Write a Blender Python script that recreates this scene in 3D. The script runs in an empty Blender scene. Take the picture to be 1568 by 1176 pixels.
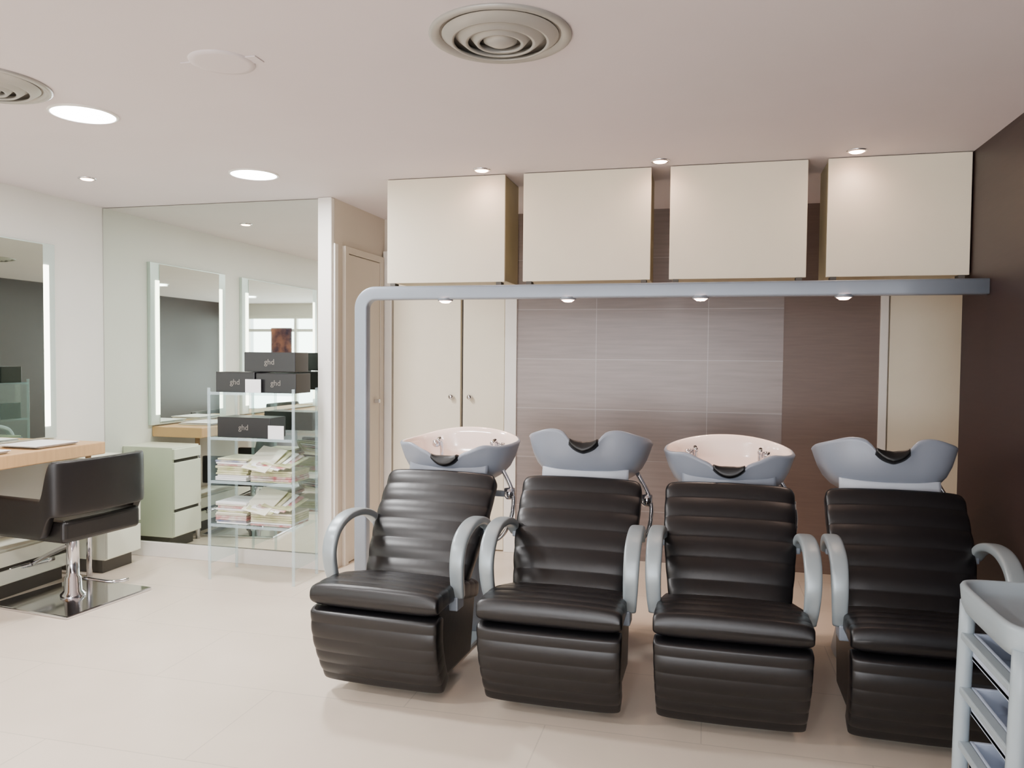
import bpy, bmesh, math, random
from mathutils import Vector, Matrix
random.seed(4)
C = bpy.context.scene.collection
PI = math.pi

# ---------------------------------------------------------------- materials
def lin(c):
    return tuple(((v/255)/12.92 if v/255 <= 0.04045 else (((v/255)+0.055)/1.055)**2.4) for v in c) + (1,)

def mat(name, rgb, rough=0.5, metal=0.0, var=0.0, scale=8.0, stretch=(1,1,1), bump=0.0, coat=0.0, rgb2=None):
    m = bpy.data.materials.new(name); m.use_nodes = True
    nt = m.node_tree; b = nt.nodes['Principled BSDF']
    c = lin(rgb)
    b.inputs['Base Color'].default_value = c
    b.inputs['Roughness'].default_value = rough
    b.inputs['Metallic'].default_value = metal
    b.inputs['Coat Weight'].default_value = coat
    if var > 0 or rgb2 or bump > 0:
        tc = nt.nodes.new('ShaderNodeTexCoord'); mp = nt.nodes.new('ShaderNodeMapping')
        mp.inputs['Scale'].default_value = stretch
        nz = nt.nodes.new('ShaderNodeTexNoise'); nz.inputs['Scale'].default_value = scale
        nz.inputs['Detail'].default_value = 5
        nt.links.new(tc.outputs['Object'], mp.inputs['Vector'])
        nt.links.new(mp.outputs['Vector'], nz.inputs['Vector'])
        if var > 0 or rgb2:
            rp = nt.nodes.new('ShaderNodeValToRGB')
            a = lin(rgb2) if rgb2 else tuple(x*(1-var) for x in c[:3])+(1,)
            rp.color_ramp.elements[0].color = a; rp.color_ramp.elements[0].position = .35
            rp.color_ramp.elements[1].color = c; rp.color_ramp.elements[1].position = .65
            nt.links.new(nz.outputs['Fac'], rp.inputs['Fac'])
            nt.links.new(rp.outputs['Color'], b.inputs['Base Color'])
        if bump > 0:
            bp = nt.nodes.new('ShaderNodeBump'); bp.inputs['Strength'].default_value = bump
            bp.inputs['Distance'].default_value = 0.01
            nt.links.new(nz.outputs['Fac'], bp.inputs['Height'])
            nt.links.new(bp.outputs['Normal'], b.inputs['Normal'])
    return m

def emis(name, rgb, s):
    m = bpy.data.materials.new(name); m.use_nodes = True
    b = m.node_tree.nodes['Principled BSDF']
    b.inputs['Base Color'].default_value = lin(rgb)
    b.inputs['Emission Color'].default_value = lin(rgb)
    b.inputs['Emission Strength'].default_value = s
    return m

def brickmat(name, c1, c2, mortar, bw, bh, ms, rough, off=0.0, axes='XY', grain=None, metal=0.0, lo=.72, hi=1.12):
    m = bpy.data.materials.new(name); m.use_nodes = True
    nt = m.node_tree; b = nt.nodes['Principled BSDF']
    tc = nt.nodes.new('ShaderNodeTexCoord'); sp = nt.nodes.new('ShaderNodeSeparateXYZ'); cb = nt.nodes.new('ShaderNodeCombineXYZ')
    nt.links.new(tc.outputs['Object'], sp.inputs[0])
    nt.links.new(sp.outputs[axes[0]], cb.inputs[0]); nt.links.new(sp.outputs[axes[1]], cb.inputs[1])
    br = nt.nodes.new('ShaderNodeTexBrick'); br.offset = off
    br.inputs['Scale'].default_value = 1
    br.inputs['Brick Width'].default_value = bw; br.inputs['Row Height'].default_value = bh
    br.inputs['Mortar Size'].default_value = ms; br.inputs['Mortar Smooth'].default_value = .2
    br.inputs['Color1'].default_value = lin(c1); br.inputs['Color2'].default_value = lin(c2); br.inputs['Mortar'].default_value = lin(mortar)
    nt.links.new(cb.outputs[0], br.inputs['Vector'])
    out = br.outputs['Color']
    if grain:
        mp = nt.nodes.new('ShaderNodeMapping'); mp.inputs['Scale'].default_value = grain
        nz = nt.nodes.new('ShaderNodeTexNoise'); nz.inputs['Scale'].default_value = 1; nz.inputs['Detail'].default_value = 6
        nt.links.new(tc.outputs['Object'], mp.inputs[0]); nt.links.new(mp.outputs[0], nz.inputs['Vector'])
        mr = nt.nodes.new('ShaderNodeMapRange'); mr.inputs[1].default_value = .3; mr.inputs[2].default_value = .7
        mr.inputs[3].default_value = lo; mr.inputs[4].default_value = hi
        nt.links.new(nz.outputs['Fac'], mr.inputs[0])
        mx = nt.nodes.new('ShaderNodeVectorMath'); mx.operation = 'SCALE'
        nt.links.new(out, mx.inputs[0]); nt.links.new(mr.outputs[0], mx.inputs['Scale'])
        out = mx.outputs[0]
    nt.links.new(out, b.inputs['Base Color'])
    b.inputs['Roughness'].default_value = rough; b.inputs['Metallic'].default_value = metal
    return m

M = {}
M['wall'] = mat('wall_paint', (226,224,217), .7, var=.03, scale=3)
M['wallb'] = mat('wall_beige', (216,206,192), .6, var=.03, scale=3)
M['ceil'] = mat('ceiling_paint', (219,211,214), .8, var=.03, scale=2)
M['floor'] = brickmat('floor_tile', (231,216,198), (228,213,195), (210,197,181), 1.2, .6, .003, .27, off=.5, grain=(2,2,2), lo=.94, hi=1.03)
M['tile'] = brickmat('wall_tile_grain', (138,127,123), (129,118,115), (156,148,144), .78, .36, .003, .33, off=0, axes='XZ', grain=(3,3,45), metal=.2, lo=.88, hi=1.06)
M['brown'] = mat('brown_panel', (116,97,88), .42, var=.1, scale=6, stretch=(1,1,14))
M['dark'] = mat('dark_wenge', (48,34,32), .42, var=.15, scale=5, stretch=(1,1,14), bump=.04)
M['cab'] = mat('cabinet_cream', (236,226,204), .5, var=.02)
M['cabside'] = mat('cabinet_edge_wood', (190,180,148), .5, var=.08)
M['white'] = mat('white_lacquer', (236,234,228), .35, var=.02)
M['trim'] = mat('white_trim', (240,236,230), .4, var=.02)
M['green'] = mat('drawer_white', (232,234,216), .35, var=.02)
M['wood'] = mat('counter_maple', (204,162,114), .4, var=.1, scale=4, stretch=(1,12,1))
M['steel'] = mat('painted_steel', (142,151,163), .4, .25, var=.04)
M['silver'] = mat('silver_plastic', (158,169,174), .35, .25, var=.03)
M['grey'] = mat('basin_grey', (140,147,160), .35, .05, var=.03)
M['greyl'] = mat('basin_lip_light', (188,195,206), .35, var=.03)
M['porc'] = mat('porcelain', (246,227,217), .14, coat=.5, var=.01)
M['leather'] = mat('black_leather', (14,13,16), .36, var=.12, scale=30, bump=.05)
M['leatherb'] = mat('soft_black_leather', (19,16,17), .4, var=.12, scale=30, bump=.05)
M['rubber'] = mat('black_rubber', (12,12,13), .4, var=.1)
M['black'] = mat('black_card', (20,19,21), .35, var=.1)
M['chrome'] = mat('chrome', (215,215,220), .1, 1.0, var=.02)
M['alu'] = mat('vent_aluminium', (172,171,166), .4, .25, var=.05)
M['ventdark'] = mat('vent_shadow', (120,115,108), .6, var=.1)
M['plinth'] = mat('plinth_dark', (84,80,74), .6, var=.1)
M['slit'] = mat('drawer_slit', (52,46,38), .6, var=.1)
M['paper'] = mat('paper', (238,238,240), .6, var=.03)
M['mag1'] = mat('magazine_cream', (226,224,206), .35, var=.05, scale=9)
M['mag2'] = mat('magazine_olive', (176,180,130), .35, scale=14, rgb2=(214,210,180))
M['mag3'] = mat('magazine_rose', (188,104,108), .35, scale=16, rgb2=(210,205,196))
M['mag4'] = mat('magazine_blue', (92,104,140), .35, scale=12, rgb2=(196,190,180))
M['plastic'] = mat('trolley_grey', (152,164,171), .35, var=.04)
M['tray'] = mat('tray_bluewhite', (180,192,212), .3, var=.03)
M['mirror'] = mat('mirror_glass', (226,234,226), .012, 1.0)
M['frost'] = mat('frosted_glass_edge', (206,220,214), .25, .3, var=.02)
M['lamp'] = emis('lamp_disc', (245,248,255), 80)
M['halo'] = emis('halogen_disc', (255,200,172), 36)
M['strip'] = emis('mirror_light_strip', (255,252,235), 9)
M['poster'] = mat('poster_print', (176,120,96), .5, scale=4, rgb2=(38,32,60))
def acrylic(name, fac):
    m = bpy.data.materials.new(name); m.use_nodes = True; nt = m.node_tree
    b = nt.nodes['Principled BSDF']; b.inputs['Base Color'].default_value = (.66,.78,.84,1); b.inputs['Roughness'].default_value = .06
    tr = nt.nodes.new('ShaderNodeBsdfTransparent'); tr.inputs[0].default_value = (.93,.975,.97,1)
    mx = nt.nodes.new('ShaderNodeMixShader'); mx.inputs[0].default_value = fac
    nt.links.new(tr.outputs[0], mx.inputs[1]); nt.links.new(b.outputs[0], mx.inputs[2])
    nt.links.new(mx.outputs[0], nt.nodes['Material Output'].inputs[0]); return m
M['acryl'] = acrylic('clear_acrylic', .10)
M['acryl2'] = acrylic('acrylic_polished_edge', .28)

# ---------------------------------------------------------------- helpers
def obj(name, me, mats, smooth=False):
    o = bpy.data.objects.new(name, me); C.objects.link(o)
    for k in (mats if isinstance(mats, (list, tuple)) else [mats]): me.materials.append(M[k])
    if smooth:
        for p in me.polygons: p.use_smooth = True
    return o

def from_bm(name, bm, mats, smooth=False):
    bmesh.ops.recalc_face_normals(bm, faces=bm.faces)
    me = bpy.data.meshes.new(name); bm.to_mesh(me); bm.free()
    return obj(name, me, mats, smooth)

def addbox(bm, x0,x1,y0,y1,z0,z1, bev=0, seg=2, mi=0, T=None):
    r = bmesh.ops.create_cube(bm, size=1)
    vs = r['verts']
    for v in vs:
        v.co = Vector(((x0+x1)/2+v.co.x*(x1-x0), (y0+y1)/2+v.co.y*(y1-y0), (z0+z1)/2+v.co.z*(z1-z0)))
        if T: v.co = T @ v.co
    fs = set(f for v in vs for f in v.link_faces)
    for f in fs: f.material_index = mi
    if bev > 0:
        es = list(set(e for v in vs for e in v.link_edges))
        rr = bmesh.ops.bevel(bm, geom=es, offset=bev, segments=seg, profile=.5, affect='EDGES')
        for f in rr['faces']: f.material_index = mi
def box(name, x0,x1,y0,y1,z0,z1, m, bev=0, seg=2):
    bm = bmesh.new(); addbox(bm,x0,x1,y0,y1,z0,z1,bev,seg)
    return from_bm(name, bm, m)

def boxes(name, lst, mats, bev=0):
    bm = bmesh.new()
    for t in lst:
        mi = t[6] if len(t) > 6 else 0
        addbox(bm, *t[:6], bev=bev, mi=mi)
    return from_bm(name, bm, mats)

def lathe(name, prof, m, loc=(0,0,0), n=48, smooth=True):
    bm = bmesh.new(); rings = []
    for r,z in prof:
        if r < 1e-5: rings.append([bm.verts.new((loc[0],loc[1],loc[2]+z))])
        else: rings.append([bm.verts.new((loc[0]+r*math.cos(2*PI*i/n), loc[1]+r*math.sin(2*PI*i/n), loc[2]+z)) for i in range(n)])
    for a,c in zip(rings, rings[1:]):
        for i in range(n):
            j=(i+1)%n
            if len(a)==1 and len(c)==1: continue
            if len(a)==1: bm.faces.new((a[0],c[i],c[j]))
            elif len(c)==1: bm.faces.new((a[i],a[j],c[0]))
            else: bm.faces.new((a[i],a[j],c[j],c[i]))
    return from_bm(name, bm, m, smooth)

def loft(name, rings, mats, midx=None, cap=True, smooth=True):
    bm = bmesh.new(); R = [[bm.verts.new(p) for p in r] for r in rings]
    n = len(R[0])
    for k,(a,c) in enumerate(zip(R,R[1:])):
        for i in range(n):
            j=(i+1)%n; f = bm.faces.new((a[i],a[j],c[j],c[i]))
            if midx: f.material_index = midx[k]
    if cap:
        f=bm.faces.new(R[0]); f.material_index = midx[0] if midx else 0
        f=bm.faces.new(R[-1]); f.material_index = midx[-1] if midx else 0
    return from_bm(name, bm, mats, smooth)

def crom(pts, n):
    P = [Vector(p) for p in pts]; P = [P[0]*2-P[1]]+P+[P[-1]*2-P[-2]]
    out=[]; segs=len(P)-3
    for i in range(n+1):
        t = i/n*segs; k=min(int(t),segs-1); t-=k
        a,b,c,d = P[k:k+4]
        out.append(.5*((2*b)+(c-a)*t+(2*a-5*b+4*c-d)*t*t+(3*b-a-3*c+d)*t**3))
    return out

def sell(n, e):
    o=[]
    for i in range(n):
        a=2*PI*i/n; c,s=math.cos(a),math.sin(a)
        o.append((math.copysign(abs(c)**(2/e),c), math.copysign(abs(s)**(2/e),s)))
    return o

def band(name, path, wdir, w, t, m, n=40, e=5, smooth=True, raw=False):
    pts = [Vector(p) for p in path] if raw else crom(path, n)
    wd = Vector(wdir).normalized(); rings=[]; N=len(pts)
    for i,p in enumerate(pts):
        T = (pts[min(i+1,N-1)]-pts[max(i-1,0)]).normalized()
        nn = T.cross(wd).normalized(); f=i/(N-1)
        ww = w(f) if callable(w) else w; off=Vector((0,0,0))
        if isinstance(ww, tuple): off = wd*ww[1]; ww=ww[0]
        rings.append([p+off+wd*u*ww/2+nn*v*t/2 for u,v in sell(28,e)])
    return loft(name, rings, m, smooth=smooth)

def tube(name, path, r, m, n=30, raw=False):
    pts = [Vector(p) for p in path] if raw else crom(path, n)
    rings=[]; N=len(pts); up=Vector((.13,.29,.95)).normalized()
    for i,p in enumerate(pts):
        T=(pts[min(i+1,N-1)]-pts[max(i-1,0)]).normalized()
        a=T.cross(up).normalized(); bb=T.cross(a)
        rr = r(i/(N-1)) if callable(r) else r
        rings.append([p+a*rr*math.cos(2*PI*k/14)+bb*rr*math.sin(2*PI*k/14) for k in range(14)])
    return loft(name, rings, m)

def pad(name, path, width, thick, ribs, amp, m, n=150, crown=.012, endr=.42, sq=6, sharp=.8, corner=0):
    """upholstered channel-stitched pad; path = (y,z) points"""
    pts = crom([(0,p[0],p[1]) for p in path], n); rings=[]; sec = sell(48,sq)
    L=[0]
    for a,c in zip(pts,pts[1:]): L.append(L[-1]+(c-a).length)
    tot=L[-1]; r=thick*endr
    for i,p in enumerate(pts):
        T=(pts[min(i+1,n)]-pts[max(i-1,0)]).normalized()
        N=Vector((0,-T.z,T.y)); f=L[i]/tot; w=width(f) if callable(width) else width
        if corner and tot-L[i]<corner: q=1-(tot-L[i])/corner; w -= 2*corner*(1-math.sqrt(max(0,1-q*q)))*.8
        d=min(L[i],tot-L[i]); k=1 if d>=r else math.sqrt(max(.03,1-(1-d/r)**2))
        rib = amp*(abs(math.sin(PI*ribs*f))**sharp - 1) if ribs else 0
        ring=[]
        for u,v in sec:
            off=v*thick/2*k
            if v>-.2: off += rib + crown*(1-u*u)
            off2 = 1 + (rib*.5 if ribs else 0)
            ring.append(p+Vector((u*w/2*off2*(1-.03*(1-k)),0,0))+N*off)
        rings.append(ring)
    return loft(name, rings, m)

def group(name, parts, loc=(0,0,0), rot=0):
    e = bpy.data.objects.new(name, None); C.objects.link(e)
    e.empty_display_size=.1
    for p in parts: p.parent = e
    e.location = loc; e.rotation_euler[2]=rot
    return e

def light(name, kind, loc, power, col, size=.2, rot=(0,0,0), **k):
    l=bpy.data.lights.new(name,kind); l.energy=power; l.color=col
    if kind=='AREA':
        l.shape=k.get('shape','DISK'); l.size=size
        if 'sy' in k: l.size_y=k['sy']
    if kind=='SPOT':
        l.spot_size=k.get('cone',1.6); l.spot_blend=k.get('blend',.6); l.shadow_soft_size=size
    o=bpy.data.objects.new(name,l); C.objects.link(o); o.location=loc; o.rotation_euler=rot
    return o

# ---------------------------------------------------------------- room
H=2.5; XL=-4.25; XR=1.27; YM=4.8; YB=5.65; YF=-5.0
box('floor', XL-.2, 2.3, YF-.2, YB+.2, -.1, 0, 'floor')
box('ceiling', XL-.2, 2.3, YF-.2, YB+.2, H, H+.1, 'ceil')
box('wall_left', XL-.2, XL, YF-.2, YB+.2, 0, H, 'wall')
box('wall_partition', XL, -2.43, YM+.02, YB+.2, 0, H, 'wallb')
box('wall_right', XR, XR+.18, YF-.2, 4.5, 0, H, 'dark')
boxes('wall_recess', [(2.1,2.3,4.3,YB+.2,0,H),(XR+.18,2.1,4.3,4.5,0,H)], 'wallb')
box('wall_back', -2.43, 2.1, YB, YB+.2, 0, H, 'wallb')
WX0,WX1,WZ0,WZ1=-3.6,1.0,.25,2.25
boxes('wall_front', [(XL,WX0,YF-.2,YF,0,H),(WX1,XR,YF-.2,YF,0,H),(WX0,WX1,YF-.2,YF,0,WZ0),(WX0,WX1,YF-.2,YF,WZ1,H)], 'wall')
fr=[]
for x in (WX0+.03,-2.45,-1.3,-.15,WX1-.03): fr.append((x-.03,x+.03,YF-.14,YF-.06,WZ0,WZ1))
for z in (WZ0+.03,1.95,WZ1-.03): fr.append((WX0,WX1,YF-.13,YF-.07,z-.03,z+.03))
boxes('window_1', fr, 'white')
box('window_poster', -.08,.40, YF-.05,YF-.04, 1.3,2.0, 'poster')
light('window_daylight','AREA',((WX0+WX1)/2,YF-.35,1.3),225,(.95,.95,.98),size=4.6,rot=(PI/2,0,0),shape='RECTANGLE',sy=2.0)

# back wall cladding
box('wall_panel_tile', -1.365,.497, YB-.03,YB,0,H,'tile')
box('wall_panel_brown', .497,1.10, YB-.028,YB,0,H,'brown')
box('trim_1', -1.455,-1.365, YB-.045,YB,0,H,'trim',.004)
box('trim_2', 1.10,1.15, YB-.045,YB,0,H,'trim',.004)
def door(name, x0,x1,y,z1,knob):
    parts=[box('leaf',x0,x1,y-.035,y,.01,z1,'cab',.004)]
    if knob is not None:
        k=lathe('knob',[(0,.045),(.014,.043),(.02,.034),(.018,.022),(.008,.016),(.008,0),(.018,-.001)],'chrome',n=20)
        k.rotation_euler=(PI/2,0,0); k.location=(knob,y-.035,1.15); parts.append(k)
    return group(name,parts)
door('door_1',-2.34,-1.800,YB-.0,2.2,-1.865)
door('door_2',-1.780,-1.46,YB-.0,2.2,-1.72)
door('door_3',1.16,1.95,YB,2.2,None)
box('trim_3',-2.42,-2.35,YB-.05,YB,0,2.25,'trim',.004)
box('door_gap_shade',-1.797,-1.783,YB-.004,YB,.01,2.2,'slit')  # dark strip standing in for the shaded gap between door leaves
group('door_4',[box('leaf',-2.43,-2.412,4.99,5.52,.01,2.15,'wallb',.003),
  boxes('frame',[(-2.43,-2.405,4.93,4.985,0,2.2),(-2.43,-2.405,5.525,5.58,0,2.2),(-2.43,-2.405,4.985,5.525,2.155,2.2)],'wallb',.002),
  box('handle',-2.412,-2.37,5.42,5.45,1.1,1.13,'chrome',.005)])
box('wall_mirror', XL+.005,-2.535, YM,YM+.018,.11,H-.005,'mirror')
box('baseboard_left', XL,-2.53, YM-.012,YM+.02,0,.105,'trim',.003)
box('trim_4', -2.53,-2.43, YM-.03,YM+.02,0,H,'trim',.008,3)
box('trim_5', -2.433,-2.418, YM+.0,YM+.05,0,2.2,'trim',.004)

# ---------------------------------------------------------------- suspended cabinets
for i,(a,c) in enumerate([(-1.862,-1.14),(-1.032,-.315),(-.213,.492),(.59,1.262)]):
    y0=4.37
    parts=[box('carcass',a+.008,c-.008,y0+.02,y0+.36,1.895,H-.002,'cabside',.002),
           box('front_panel',a,c,y0,y0+.019,1.885,H-.004,'cab',.003),
           boxes('mount_feet',[(a+.02,a+.05,y0+.0,y0+.06,1.865,1.885),(c-.05,c-.02,y0+.0,y0+.06,1.865,1.885)],'plinth')]
    group('wall_cabinet',parts)
box('cabinet_support_rail', -1.88,1.262,4.385,4.445,1.79,1.865,'steel',.006)

# bent steel frame
PY=4.12; r=.085; xL=-1.905; zT=1.805
path=[(xL,PY,0.0),(xL,PY,.6),(xL,PY,1.2),(xL,PY,zT-r)]
for k in range(1,13):
    a=PI-k*PI/2/12; path.append((xL+r+r*math.cos(a),PY,zT-r+r*math.sin(a)))
for k in range(1,9): path.append((xL+r+(1.268-xL-r)*k/8,PY,zT))
parts=[band('bent_tube',path,(0,1,0),.06,.076,'steel',raw=True,e=7)]
for x in (-1.41,-.725,-.04,.64):
    parts.append(lathe('downlight_ring',[(.042,.010),(.042,-.004),(.036,-.006),(.036,0)],'steel',(x,PY,zT-.04),n=24))
    parts.append(lathe('downlight_lens',[(0,-.018),(.02,-.016),(.036,-.004)],'halo',(x,PY,zT-.04),n=24))
    parts.append(light('downlight_lamp','SPOT',(x,PY+.02,zT-.075),22,(1,.74,.60),size=.03,rot=(math.radians(14),0,0),cone=2.0,blend=.9))
group('steel_frame_rail',parts)

# ---------------------------------------------------------------- ceiling fittings
def vent(x,y):
    ps=[lathe('flange',[(.230,0),(.232,-.006),(.222,-.012),(.203,-.008),(.196,0)],'alu'),
        lathe('throat',[(0,-.001),(.198,-.001)],'ventdark'),
        lathe('cone_outer',[(.190,-.004),(.160,-.026),(.150,-.024),(.180,-.003)],'alu'),
        lathe('cone_mid',[(.148,-.004),(.116,-.030),(.104,-.028),(.136,-.003)],'alu'),
        lathe('cone_inner',[(.102,-.004),(.078,-.032),(.066,-.030),(.092,-.003)],'alu'),
        lathe('center_disc',[(.056,-.006),(.054,-.022),(.03,-.034),(0,-.038)],'alu')]
    return group('ceiling_vent',ps,(x,y,H))
vent(-.67,2.49); vent(-2.74,2.49)
def downlight(x,y,p):
    ps=[lathe('ring',[(.14,0),(.14,-.005),(.128,-.008),(.126,0)],'white'),
        lathe('diffuser',[(0,-.016),(.08,-.014),(.127,-.004)],'lamp'),
        light('lamp','AREA',(0,0,-.025),p,(1,.98,.96),size=.24)]
    group('ceiling_downlight',ps,(x,y,H))
downlight(-2.66,2.90,38); downlight(-2.57,4.08,38)
for y in (1.2,-1.0,-3.2): downlight(-2.66,y,32)
for y in (-.6,-3.0): downlight(-.4,y,20)  # added unseen downlights behind the camera, to brighten the room
def halogen(x,y,p,cone=1.7):
    ps=[lathe('ring',[(.05,0),(.05,-.005),(.040,-.008),(.039,0)],'chrome',n=28),
        lathe('lens',[(0,-.012),(.03,-.010),(.039,-.004)],'halo',n=28),
        light('lamp','SPOT',(0,0,-.025),p,(1,.74,.60),size=.04,cone=cone,blend=1.0)]
    group('halogen_spot',ps,(x,y,H))
for x in (-1.245,-.262,.705): halogen(x,4.25,5,2.9)
for y in (3.97,2.4,.8,-.8): halogen(-3.62,y,22)
group('ceiling_speaker',[lathe('cover',[(.115,0),(.113,-.005),(.09,-.007),(.05,-.005),(0,-.006)],'ceil'),
  box('tab_1',-.15,-.1,-.03,.03,-.004,0,'ceil',.001), box('tab_2',.1,.15,-.03,.03,-.004,0,'ceil',.001)],(-1.70,2.50,H))

# ---------------------------------------------------------------- left stations
CF=-3.8
def station_mirror(y0,y1):
    z0,z1=.89,2.17
    ps=[box('back_panel',XL,XL+.03,y0,y1,z0,z1,'frost',.003),
        box('mirror_face',XL+.03,XL+.034,y0+.1,y1-.1,z0+.01,z1-.01,'mirror'),
        box('light_strip_1',XL+.03,XL+.036,y0+.055,y0+.095,z0+.08,z1-.14,'strip'),
        box('light_strip_2',XL+.03,XL+.036,y1-.095,y1-.055,z0+.08,z1-.14,'strip')]
    group('lit_station_mirror',ps)
for a,c in ((3.36,4.34),(1.66,3.10),(.3,1.4),(-1.1,0),(-2.6,-1.4)): station_mirror(a,c)
for a,c in ((2.95,4.30),(1.5,2.85),(.05,1.4),(-1.4,-.05)):
    group('wood_counter',[box('top',XL+.003,CF,a,c,.80,.88,'wood',.006),
      box('wall_bracket',XL+.003,XL+.30,a+.1,a+.14,.70,.80,'white'),
      tube('leg_1',[(CF-.08,c-.06,.0),(CF-.08,c-.06,.4),(CF-.08,c-.06,.80)],.018,'chrome',n=4)])
def drawers(y0,y1,x1,zt,name,slits):
    ps=[box('carcass',XL+.003,x1-.02,y0,y1,.09,zt,'green',.003)]
    zs=[.10]+slits+[zt]
    for k,(a,c) in enumerate(zip(zs,zs[1:])):
        ps.append(box('drawer_%d'%(k+1),x1-.02,x1,y0,y1,a+ (0 if k==0 else .012),c-.012,'green',.003))
    for s in slits: ps.append(box('pull_slit',x1-.019,x1-.012,y0+.02,y1-.02,s-.014,s+.014,'slit'))
    ps.append(box('plinth',XL+.003,x1-.06,y0+.02,y1-.02,0,.09,'plinth'))
    group(name,ps)
drawers(4.31,4.62,CF,.76,'drawer_unit',[.29,.66])
drawers(3.06,4.18,CF-.16,.30,'low_drawer_unit',[.19])
for (ya,yb) in ((3.35,3.62),(3.85,4.12)):
    bm=bmesh.new()
    for k in range(4): addbox(bm,-4.15+.01*k,-3.86+.008*k,ya-.02*k,yb,.882+.005*k,.886+.005*k,mi=[1,0,3,0][k])
    from_bm('magazine_pile',bm,['paper','mag1','mag3','mag4'])

def styling_chair(loc,rot,nm='styling_chair'):
    ps=[]
    def w(f):
        s=math.sin(PI*f); k=max(0,min(1,(s-.62)/.16)); k=k*k*(3-2*k)
        lo=.43+(.555-.43)*k; hi=.645+(.86-.645)*k
        return (hi-lo,(hi+lo)/2-.66)
    ps.append(band('back_and_arms',[(-.28,-.29,.66),(-.16,-.295,.66),(.0,-.30,.66),(.13,-.30,.66),(.205,-.295,.66),(.235,-.25,.66),(.25,-.13,.66),(.255,0,.66),(.25,.13,.66),(.235,.25,.66),(.205,.295,.66),(.13,.30,.66),(.0,.30,.66),(-.16,.295,.66),(-.28,.29,.66)],(0,0,1),w,.055,'leatherb',n=112,e=8))
    ps.append(box('seat',-.28,.25,-.268,.268,.40,.53,'leatherb',.028,4))
    ps.append(lathe('gas_column',[(.06,.395),(.05,.37),(.035,.36),(.035,.14),(.045,.13),(.05,.05),(.07,.03),(.07,.015)],'chrome',n=28))
    ps.append(box('base_plate',-.30,.30,-.30,.30,0,.018,'chrome',.006))
    ps.append(tube('footrest_arm',[(-.0,0,.33),(-.2,0,.24),(-.34,0,.17)],.014,'chrome',n=8))
    ps.append(tube('footrest_bar',[(-.34,-.15,.17),(-.34,0,.17),(-.34,.15,.17)],.017,'chrome',n=6))
    ps.append(tube('lift_pedal',[(.05,.03,.12),(.2,.08,.10),(.26,.16,.10)],.009,'chrome',n=10))
    return group(nm,ps,loc,rot)
styling_chair((-3.63,3.84,0),math.radians(-6))
styling_chair((-3.55,2.35,0),math.radians(6))
styling_chair((-3.55,.9,0),math.radians(-5))

# ---------------------------------------------------------------- acrylic shelf rack
TX0,TX1,TY0,TY1=-3.10,-2.50,4.40,4.70
ps=[]
for x in (TX0,TX1):
    for y in (TY0,TY1):
        ps.append(box('post',x-.010,x+.010,y-.004,y+.004,0,1.24,'acryl2',.002))
shz=[1.21,.92,.64,.36]
for z in shz:
    ps.append(box('shelf',TX0,TX1,TY0,TY1,z-.010,z,'acryl',.002))
    ps.append(box('front_edge',TX0,TX1,TY0-.004,TY0,z-.014,z+.004,'acryl2',.001))
ps.append(box('side_panel_1',TX0-.006,TX0,TY0+.01,TY1-.01,.10,1.20,'acryl'))
ps.append(box('side_panel_2',TX1,TX1+.006,TY0+.01,TY1-.01,.10,1.20,'acryl'))
group('acrylic_shelf_rack',ps)
def pbox(x0,x1,y0,y1,z,h):
    p=[box('carton',x0,x1,y0,y1,z,z+h,'black',.004)]
    cu=bpy.data.curves.new('label','FONT'); cu.body='ghd'; cu.size=.05; cu.extrude=.0006; cu.align_x='CENTER'
    t=bpy.data.objects.new('label',cu); C.objects.link(t); cu.materials.append(M['ventdark'])
    t.rotation_euler=(PI/2,0,0); t.location=((x0+x1)/2,y0-.001,z+h/2-.015); p.append(t)
    group('product_box',p)
pbox(-3.07,-2.79,4.43,4.62,1.212,.13); pbox(-2.78,-2.50,4.43,4.62,1.212,.125); pbox(-2.87,-2.51,4.44,4.61,1.345,.125)
pbox(-3.06,-2.68,4.43,4.62,.922,.13)
def card(x,z):
    bm=bmesh.new(); addbox(bm,x,x+.11,4.405,4.408,z,z+.085); addbox(bm,x+.03,x+.08,4.408,4.425,z,z+.003)
    from_bm('price_card',bm,'paper')
card(-2.84,1.213); card(-2.68,.923)
MG=['paper','mag1','mag2','mag3','mag4']
def mags(x0,x1,z,n,lean=False):
    bm=bmesh.new(); zz=z+.001
    for k in range(n):
        t=random.uniform(.010,.018); j=random.uniform(-.01,.01); mi=random.choice([0,0,1,1,2,3,0,4] if not lean else [2,1,2,3,0])
        addbox(bm,x0+.01+j,x1-.01+j,4.43+abs(j),4.66,zz,zz+t*.9,bev=.002,seg=1,mi=mi); zz+=t
    if lean:
        for k in range(5):
            T=Matrix.Translation((x0-.05+.035*k,4.42,zz+.012+.008*k)) @ Matrix.Rotation(math.radians(-18+4*k),4,'Z') @ Matrix.Rotation(math.radians(34-6*k),4,'X') @ Matrix.Rotation(math.radians(6),4,'Y')
            addbox(bm,0,.21,0,.22,0,.006,mi=[1,2,0,3,2][k],T=T)
    return from_bm('magazine_stack',bm,MG)
for z in (.64,.36):
    mags(TX0+.015,-2.84,z,11); mags(-2.83,TX1-.02,z,6,True)

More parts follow.
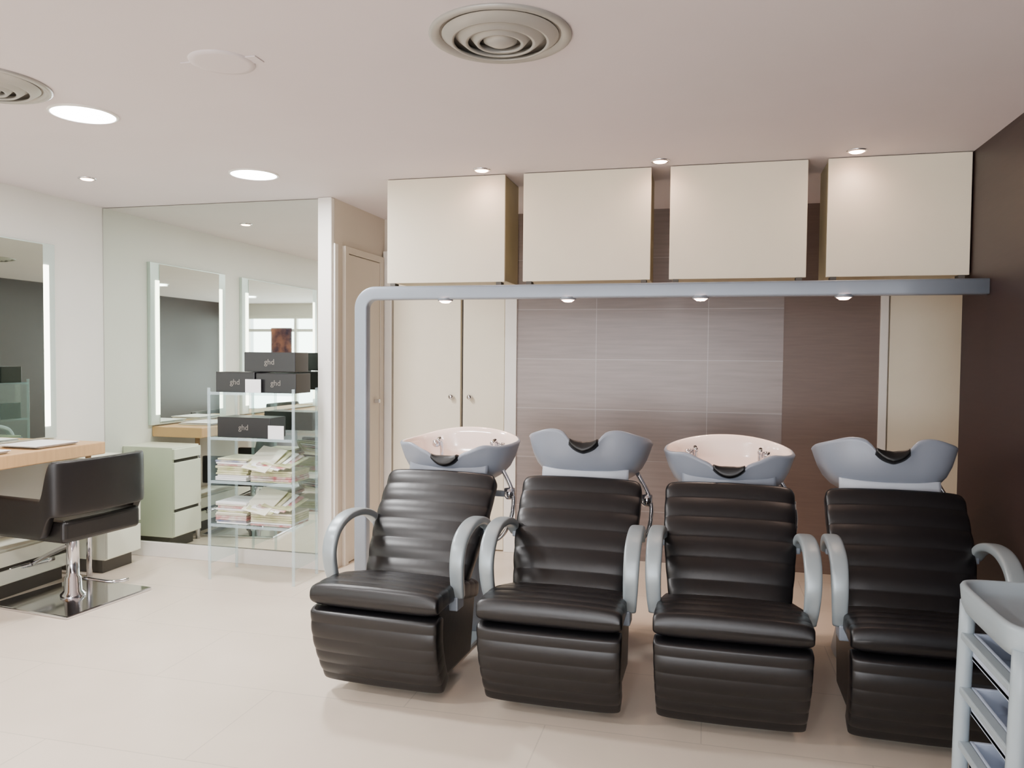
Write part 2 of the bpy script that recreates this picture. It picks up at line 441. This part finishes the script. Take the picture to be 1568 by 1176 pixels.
# ---------------------------------------------------------------- backwash chairs
def basin(kind):
    hw,hd=.31,.235; dep=.19; n=128; sec=[]
    for i in range(n):
        a=2*PI*i/n; c,s=math.cos(a),math.sin(a); e=2/3.1
        sec.append((math.copysign(abs(c)**e,c),math.copysign(abs(s)**e,s)))
    def h(x,y):
        xx=x*hw
        if y<0:
            f=min(1,-y*1.4)
            if kind=='A': v = -.040*math.exp(-(xx/.075)**4) - .040*math.exp(-((abs(xx)-.05)/.12)**2)+.012*math.exp(-((abs(xx)-.2)/.05)**2)
            else: v = -.064*math.exp(-(abs(xx)/.085)**4) + .022*math.exp(-((abs(xx)-.17)/.085)**2)
            v*=f
        else:
            v = (.048 if kind=='A' else -.01)*(max(0,1-x*x))*min(1,y*1.5)
        return v
    T=[(0.52,1.0,0),(.62,.97,0),(.73,.86,0),(.84,.66,.1),(.915,.42,.35),(.96,.2,.7),(.988,.05,.95),(1.0,0,1)]
    rings=[]; mi=[]
    for s,d,f in T: rings.append([(x*hw*s,y*hd*s,-dep*d+h(x,y)*f) for x,y in sec]); mi.append(0)
    for s,dz in ((.985,.008),(.96,.010),(.935,.004)): rings.append([(x*hw*s,y*hd*s,dz+h(x,y)) for x,y in sec]); mi.append(0 if s>.97 else 1)
    for s,d,f in [(.91,.12,.9),(.87,.35,.5),(.80,.6,.2),(.66,.78,0),(.4,.84,0),(.12,.86,0)]:
        rings.append([(x*hw*s,y*hd*s,-dep*d+h(x,y)*f) for x,y in sec]); mi.append(1)
    mi=mi[:len(rings)-1]; mi[-1]=1
    ps=[loft('bowl',rings,['grey','porc'],mi)]
    pth=[]
    for k in range(9):
        x=-.072+.144*k/8; u=x/hw
        y=-(max(0,1-abs(u)**3.1))**(1/3.1)
        pth.append((x,y*hd*.99,.004+.5*h(u,y)+.5*h(0,-1)+.012*abs(k-4)/4))
    ps.append(band('neck_rest',pth,(0,.35,.94),lambda f:.026+.030*math.sin(PI*f),.045,'rubber',n=26,e=3))
    ps.append(lathe('drain',[(0,.004),(.025,.004),(.03,0)],'chrome',(0,0,-dep*.86+.001),n=20))
    for sx in (-1,1):
        ps.append(tube('tap',[(sx*.16,.13,-.10),(sx*.16,.125,-.03),(sx*.16,.10,0.0),(sx*.155,.06,-.01)],.012,'chrome',n=10))
        ps.append(lathe('tap_knob',[(0,.02),(.02,.016),(.022,-.01),(.012,-.02)],'chrome',(sx*.19,.12,-.03),n=18))
    g=group('basin',ps)
    if kind=='A': g.location=(0,1.03,1.0); g.rotation_euler=(math.radians(1),0,0)
    else: g.location=(0,1.03,1.03); g.rotation_euler=(math.radians(-12),0,0)
    return g

def backwash(x,y,kind,rot=0,nm='backwash_chair'):
    ps=[]
    ps.append(pad('seat',[(.0,.445),(.10,.450),(.22,.444),(.38,.41),(.56,.37)],lambda f:.585-.03*f,.095,8,.003,'leather',endr=.3,crown=.006))
    ps.append(pad('leg_rest',[(.150,.065),(.095,.165),(.052,.28),(.045,.395)],lambda f:.555+.025*f,.10,6,.004,'leather',crown=.005,endr=.22,sq=9))
    ps.append(pad('backrest',[(.45,.40),(.53,.53),(.63,.66),(.735,.785),(.802,.866)],lambda f:.50+.075*math.sin(PI*.5*min(1,f*1.35)),.09,6,.008,'leather',endr=.3,sharp=1.0,corner=.06))
    bm=bmesh.new(); addbox(bm,-.262,.262,.08,.56,.09,.42,bev=.02,seg=3)
    for v in bm.verts:
        if v.co.z<.25: v.co.y = .16+(v.co.y-.16)*.85
    ps.append(from_bm('body',bm,'leather',False))
    ps.append(box('body_foot',-.19,.19,.20,.50,.02,.10,'plinth',.01))
    ps.append(box('base_plate',-.17,.17,.24,1.25,0,.022,'silver',.008))
    for s in (-1,1):
        ps.append(band('armrest_%d'%(1 if s<0 else 2),[(s*.292,.64,.63),(s*.296,.56,.685),(s*.30,.45,.715),(s*.303,.33,.712),(s*.303,.235,.67),(s*.303,.195,.59),(s*.300,.205,.50),(s*.296,.235,.43)],(1,0,0),lambda f:.052+.014*math.sin(PI*f),.036,'silver',n=50,e=4))
        ps.append(box('arm_bracket',min(s*.25,s*.30),max(s*.25,s*.30),.21,.29,.37,.43,'steel',.006))
        ps.append(box('back_bracket',min(s*.22,s*.30),max(s*.22,s*.30),.60,.68,.61,.645,'steel',.006))
    ps.append(pad('back_shell',[(.54,.38),(.62,.52),(.71,.64),(.80,.76),(.86,.82)],lambda f:.40+.06*f,.04,0,0,'steel',crown=0))
    rings=[]
    for z,wx,wy,cy in [(.02,.19,.15,1.08),(.10,.175,.14,1.08),(.35,.15,.12,1.07),(.60,.14,.11,1.06),(.78,.16,.12,1.04),(.86,.19,.14,1.03)]:
        rings.append([(u*wx,cy+v*wy,z) for u,v in sell(40,4)])
    ps.append(loft('pedestal',rings,'greyl'))
    ps.append(tube('frame_link',[(0,.5,.12),(0,.75,.12),(0,1.05,.14)],.035,'steel',n=6))
    ps.append(band('bowl_lip',[(-.21,.865,.885),(-.12,.84,.878),(0,.83,.875),(.12,.84,.878),(.21,.865,.885)],(0,.25,.97),.055,.03,'greyl' if kind=='B' else 'grey',n=24))
    ps.append(tube('shower_hose',[(.24,1.0,.88),(.31,.98,.74),(.30,.95,.60),(.22,1.0,.50),(.10,1.05,.48)],.011,'chrome',n=30))
    ps.append(lathe('mixer_valve',[(0,.04),(.028,.036),(.03,0),(.02,-.02),(0,-.02)],'chrome',(.29,.98,.74),n=18))
    ps.append(box('mixer_bracket',.14,.30,.97,1.0,.73,.76,'steel',.004))
    b=basin(kind); ps.append(b)
    return group(nm,ps,(x,y,0),rot)
backwash(-1.325,2.95,'A',math.radians(-3))
backwash(-.590,2.95,'B',math.radians(-1))
backwash(.105,2.97,'A')
backwash(.810,3.0,'B')

# ---------------------------------------------------------------- salon trolley
X0,X1,Y0,Y1=.685,1.065,1.97,2.39
ps=[]
for x in (X0+.02,X1-.02):
    for y in (Y0+.02,Y1-.02):
        cx=.875+(x-.875)*1.05
        ps.append(tube('post',[(cx,y,.05),(cx,y,.4),(x,y,.80)],.02,'plastic',n=8))
        ps.append(lathe('caster',[(0,.05),(.02,.045),(.026,.025),(.02,.004),(0,0)],'rubber',(cx,y,0),n=18))
cx,cy=(X0+X1)/2,(Y0+Y1)/2; hx,hy=(X1-X0)/2,(Y1-Y0)/2
rings=[[(cx+u*(hx+o),cy+v*(hy+o),z) for u,v in sell(72,7)] for o,z in ((-.02,.775),(.0,.78),(.008,.80),(.012,.845),(.008,.853),(.0,.855),(-.008,.850),(-.016,.825),(-.03,.818))]
ps.append(loft('top_tray',rings,'plastic'))
for k,z in enumerate((.64,.49,.34,.19)):
    bm=bmesh.new()
    addbox(bm,X0+.03,X1-.03,Y0+.035,Y1-.035,z,z+.012)
    for t in [(X0+.03,X0+.04,Y0+.035,Y1-.035),(X1-.04,X1-.03,Y0+.035,Y1-.035),(X0+.03,X1-.03,Y0+.03,Y0+.042),(X0+.03,X1-.03,Y1-.042,Y1-.03)]:
        addbox(bm,*t,z,z+.075,bev=.003)
    addbox(bm,X0+.0,X0+.03,Y0+.03,Y1-.03,z+.055,z+.075,bev=.004,mi=1)
    ps.append(from_bm('drawer_tray_%d'%(k+1),bm,['tray','plastic']))
ps.append(boxes('tools',[(X0+.08,X0+.22,Y0+.1,Y0+.16,.652,.70),(X0+.1,X0+.2,Y0+.2,Y0+.32,.502,.55)],'black',.005))
group('salon_trolley',ps)

# ---------------------------------------------------------------- world + camera
w=bpy.data.worlds.new('World'); bpy.context.scene.world=w; w.use_nodes=True
w.node_tree.nodes['Background'].inputs[0].default_value=(.88,.93,1,1); w.node_tree.nodes['Background'].inputs[1].default_value=6
cam=bpy.data.cameras.new('camera'); co=bpy.data.objects.new('camera',cam); C.objects.link(co)
cam.sensor_width=36; cam.lens=1200/1568*36; cam.clip_start=.02
co.matrix_world = Matrix.Translation((0,0,1.46)) @ Matrix.Rotation(math.radians(14),4,'Z') @ Matrix.Rotation(math.radians(90-2.05),4,'X') @ Matrix.Rotation(math.radians(.5),4,'Z')
bpy.context.scene.camera=co
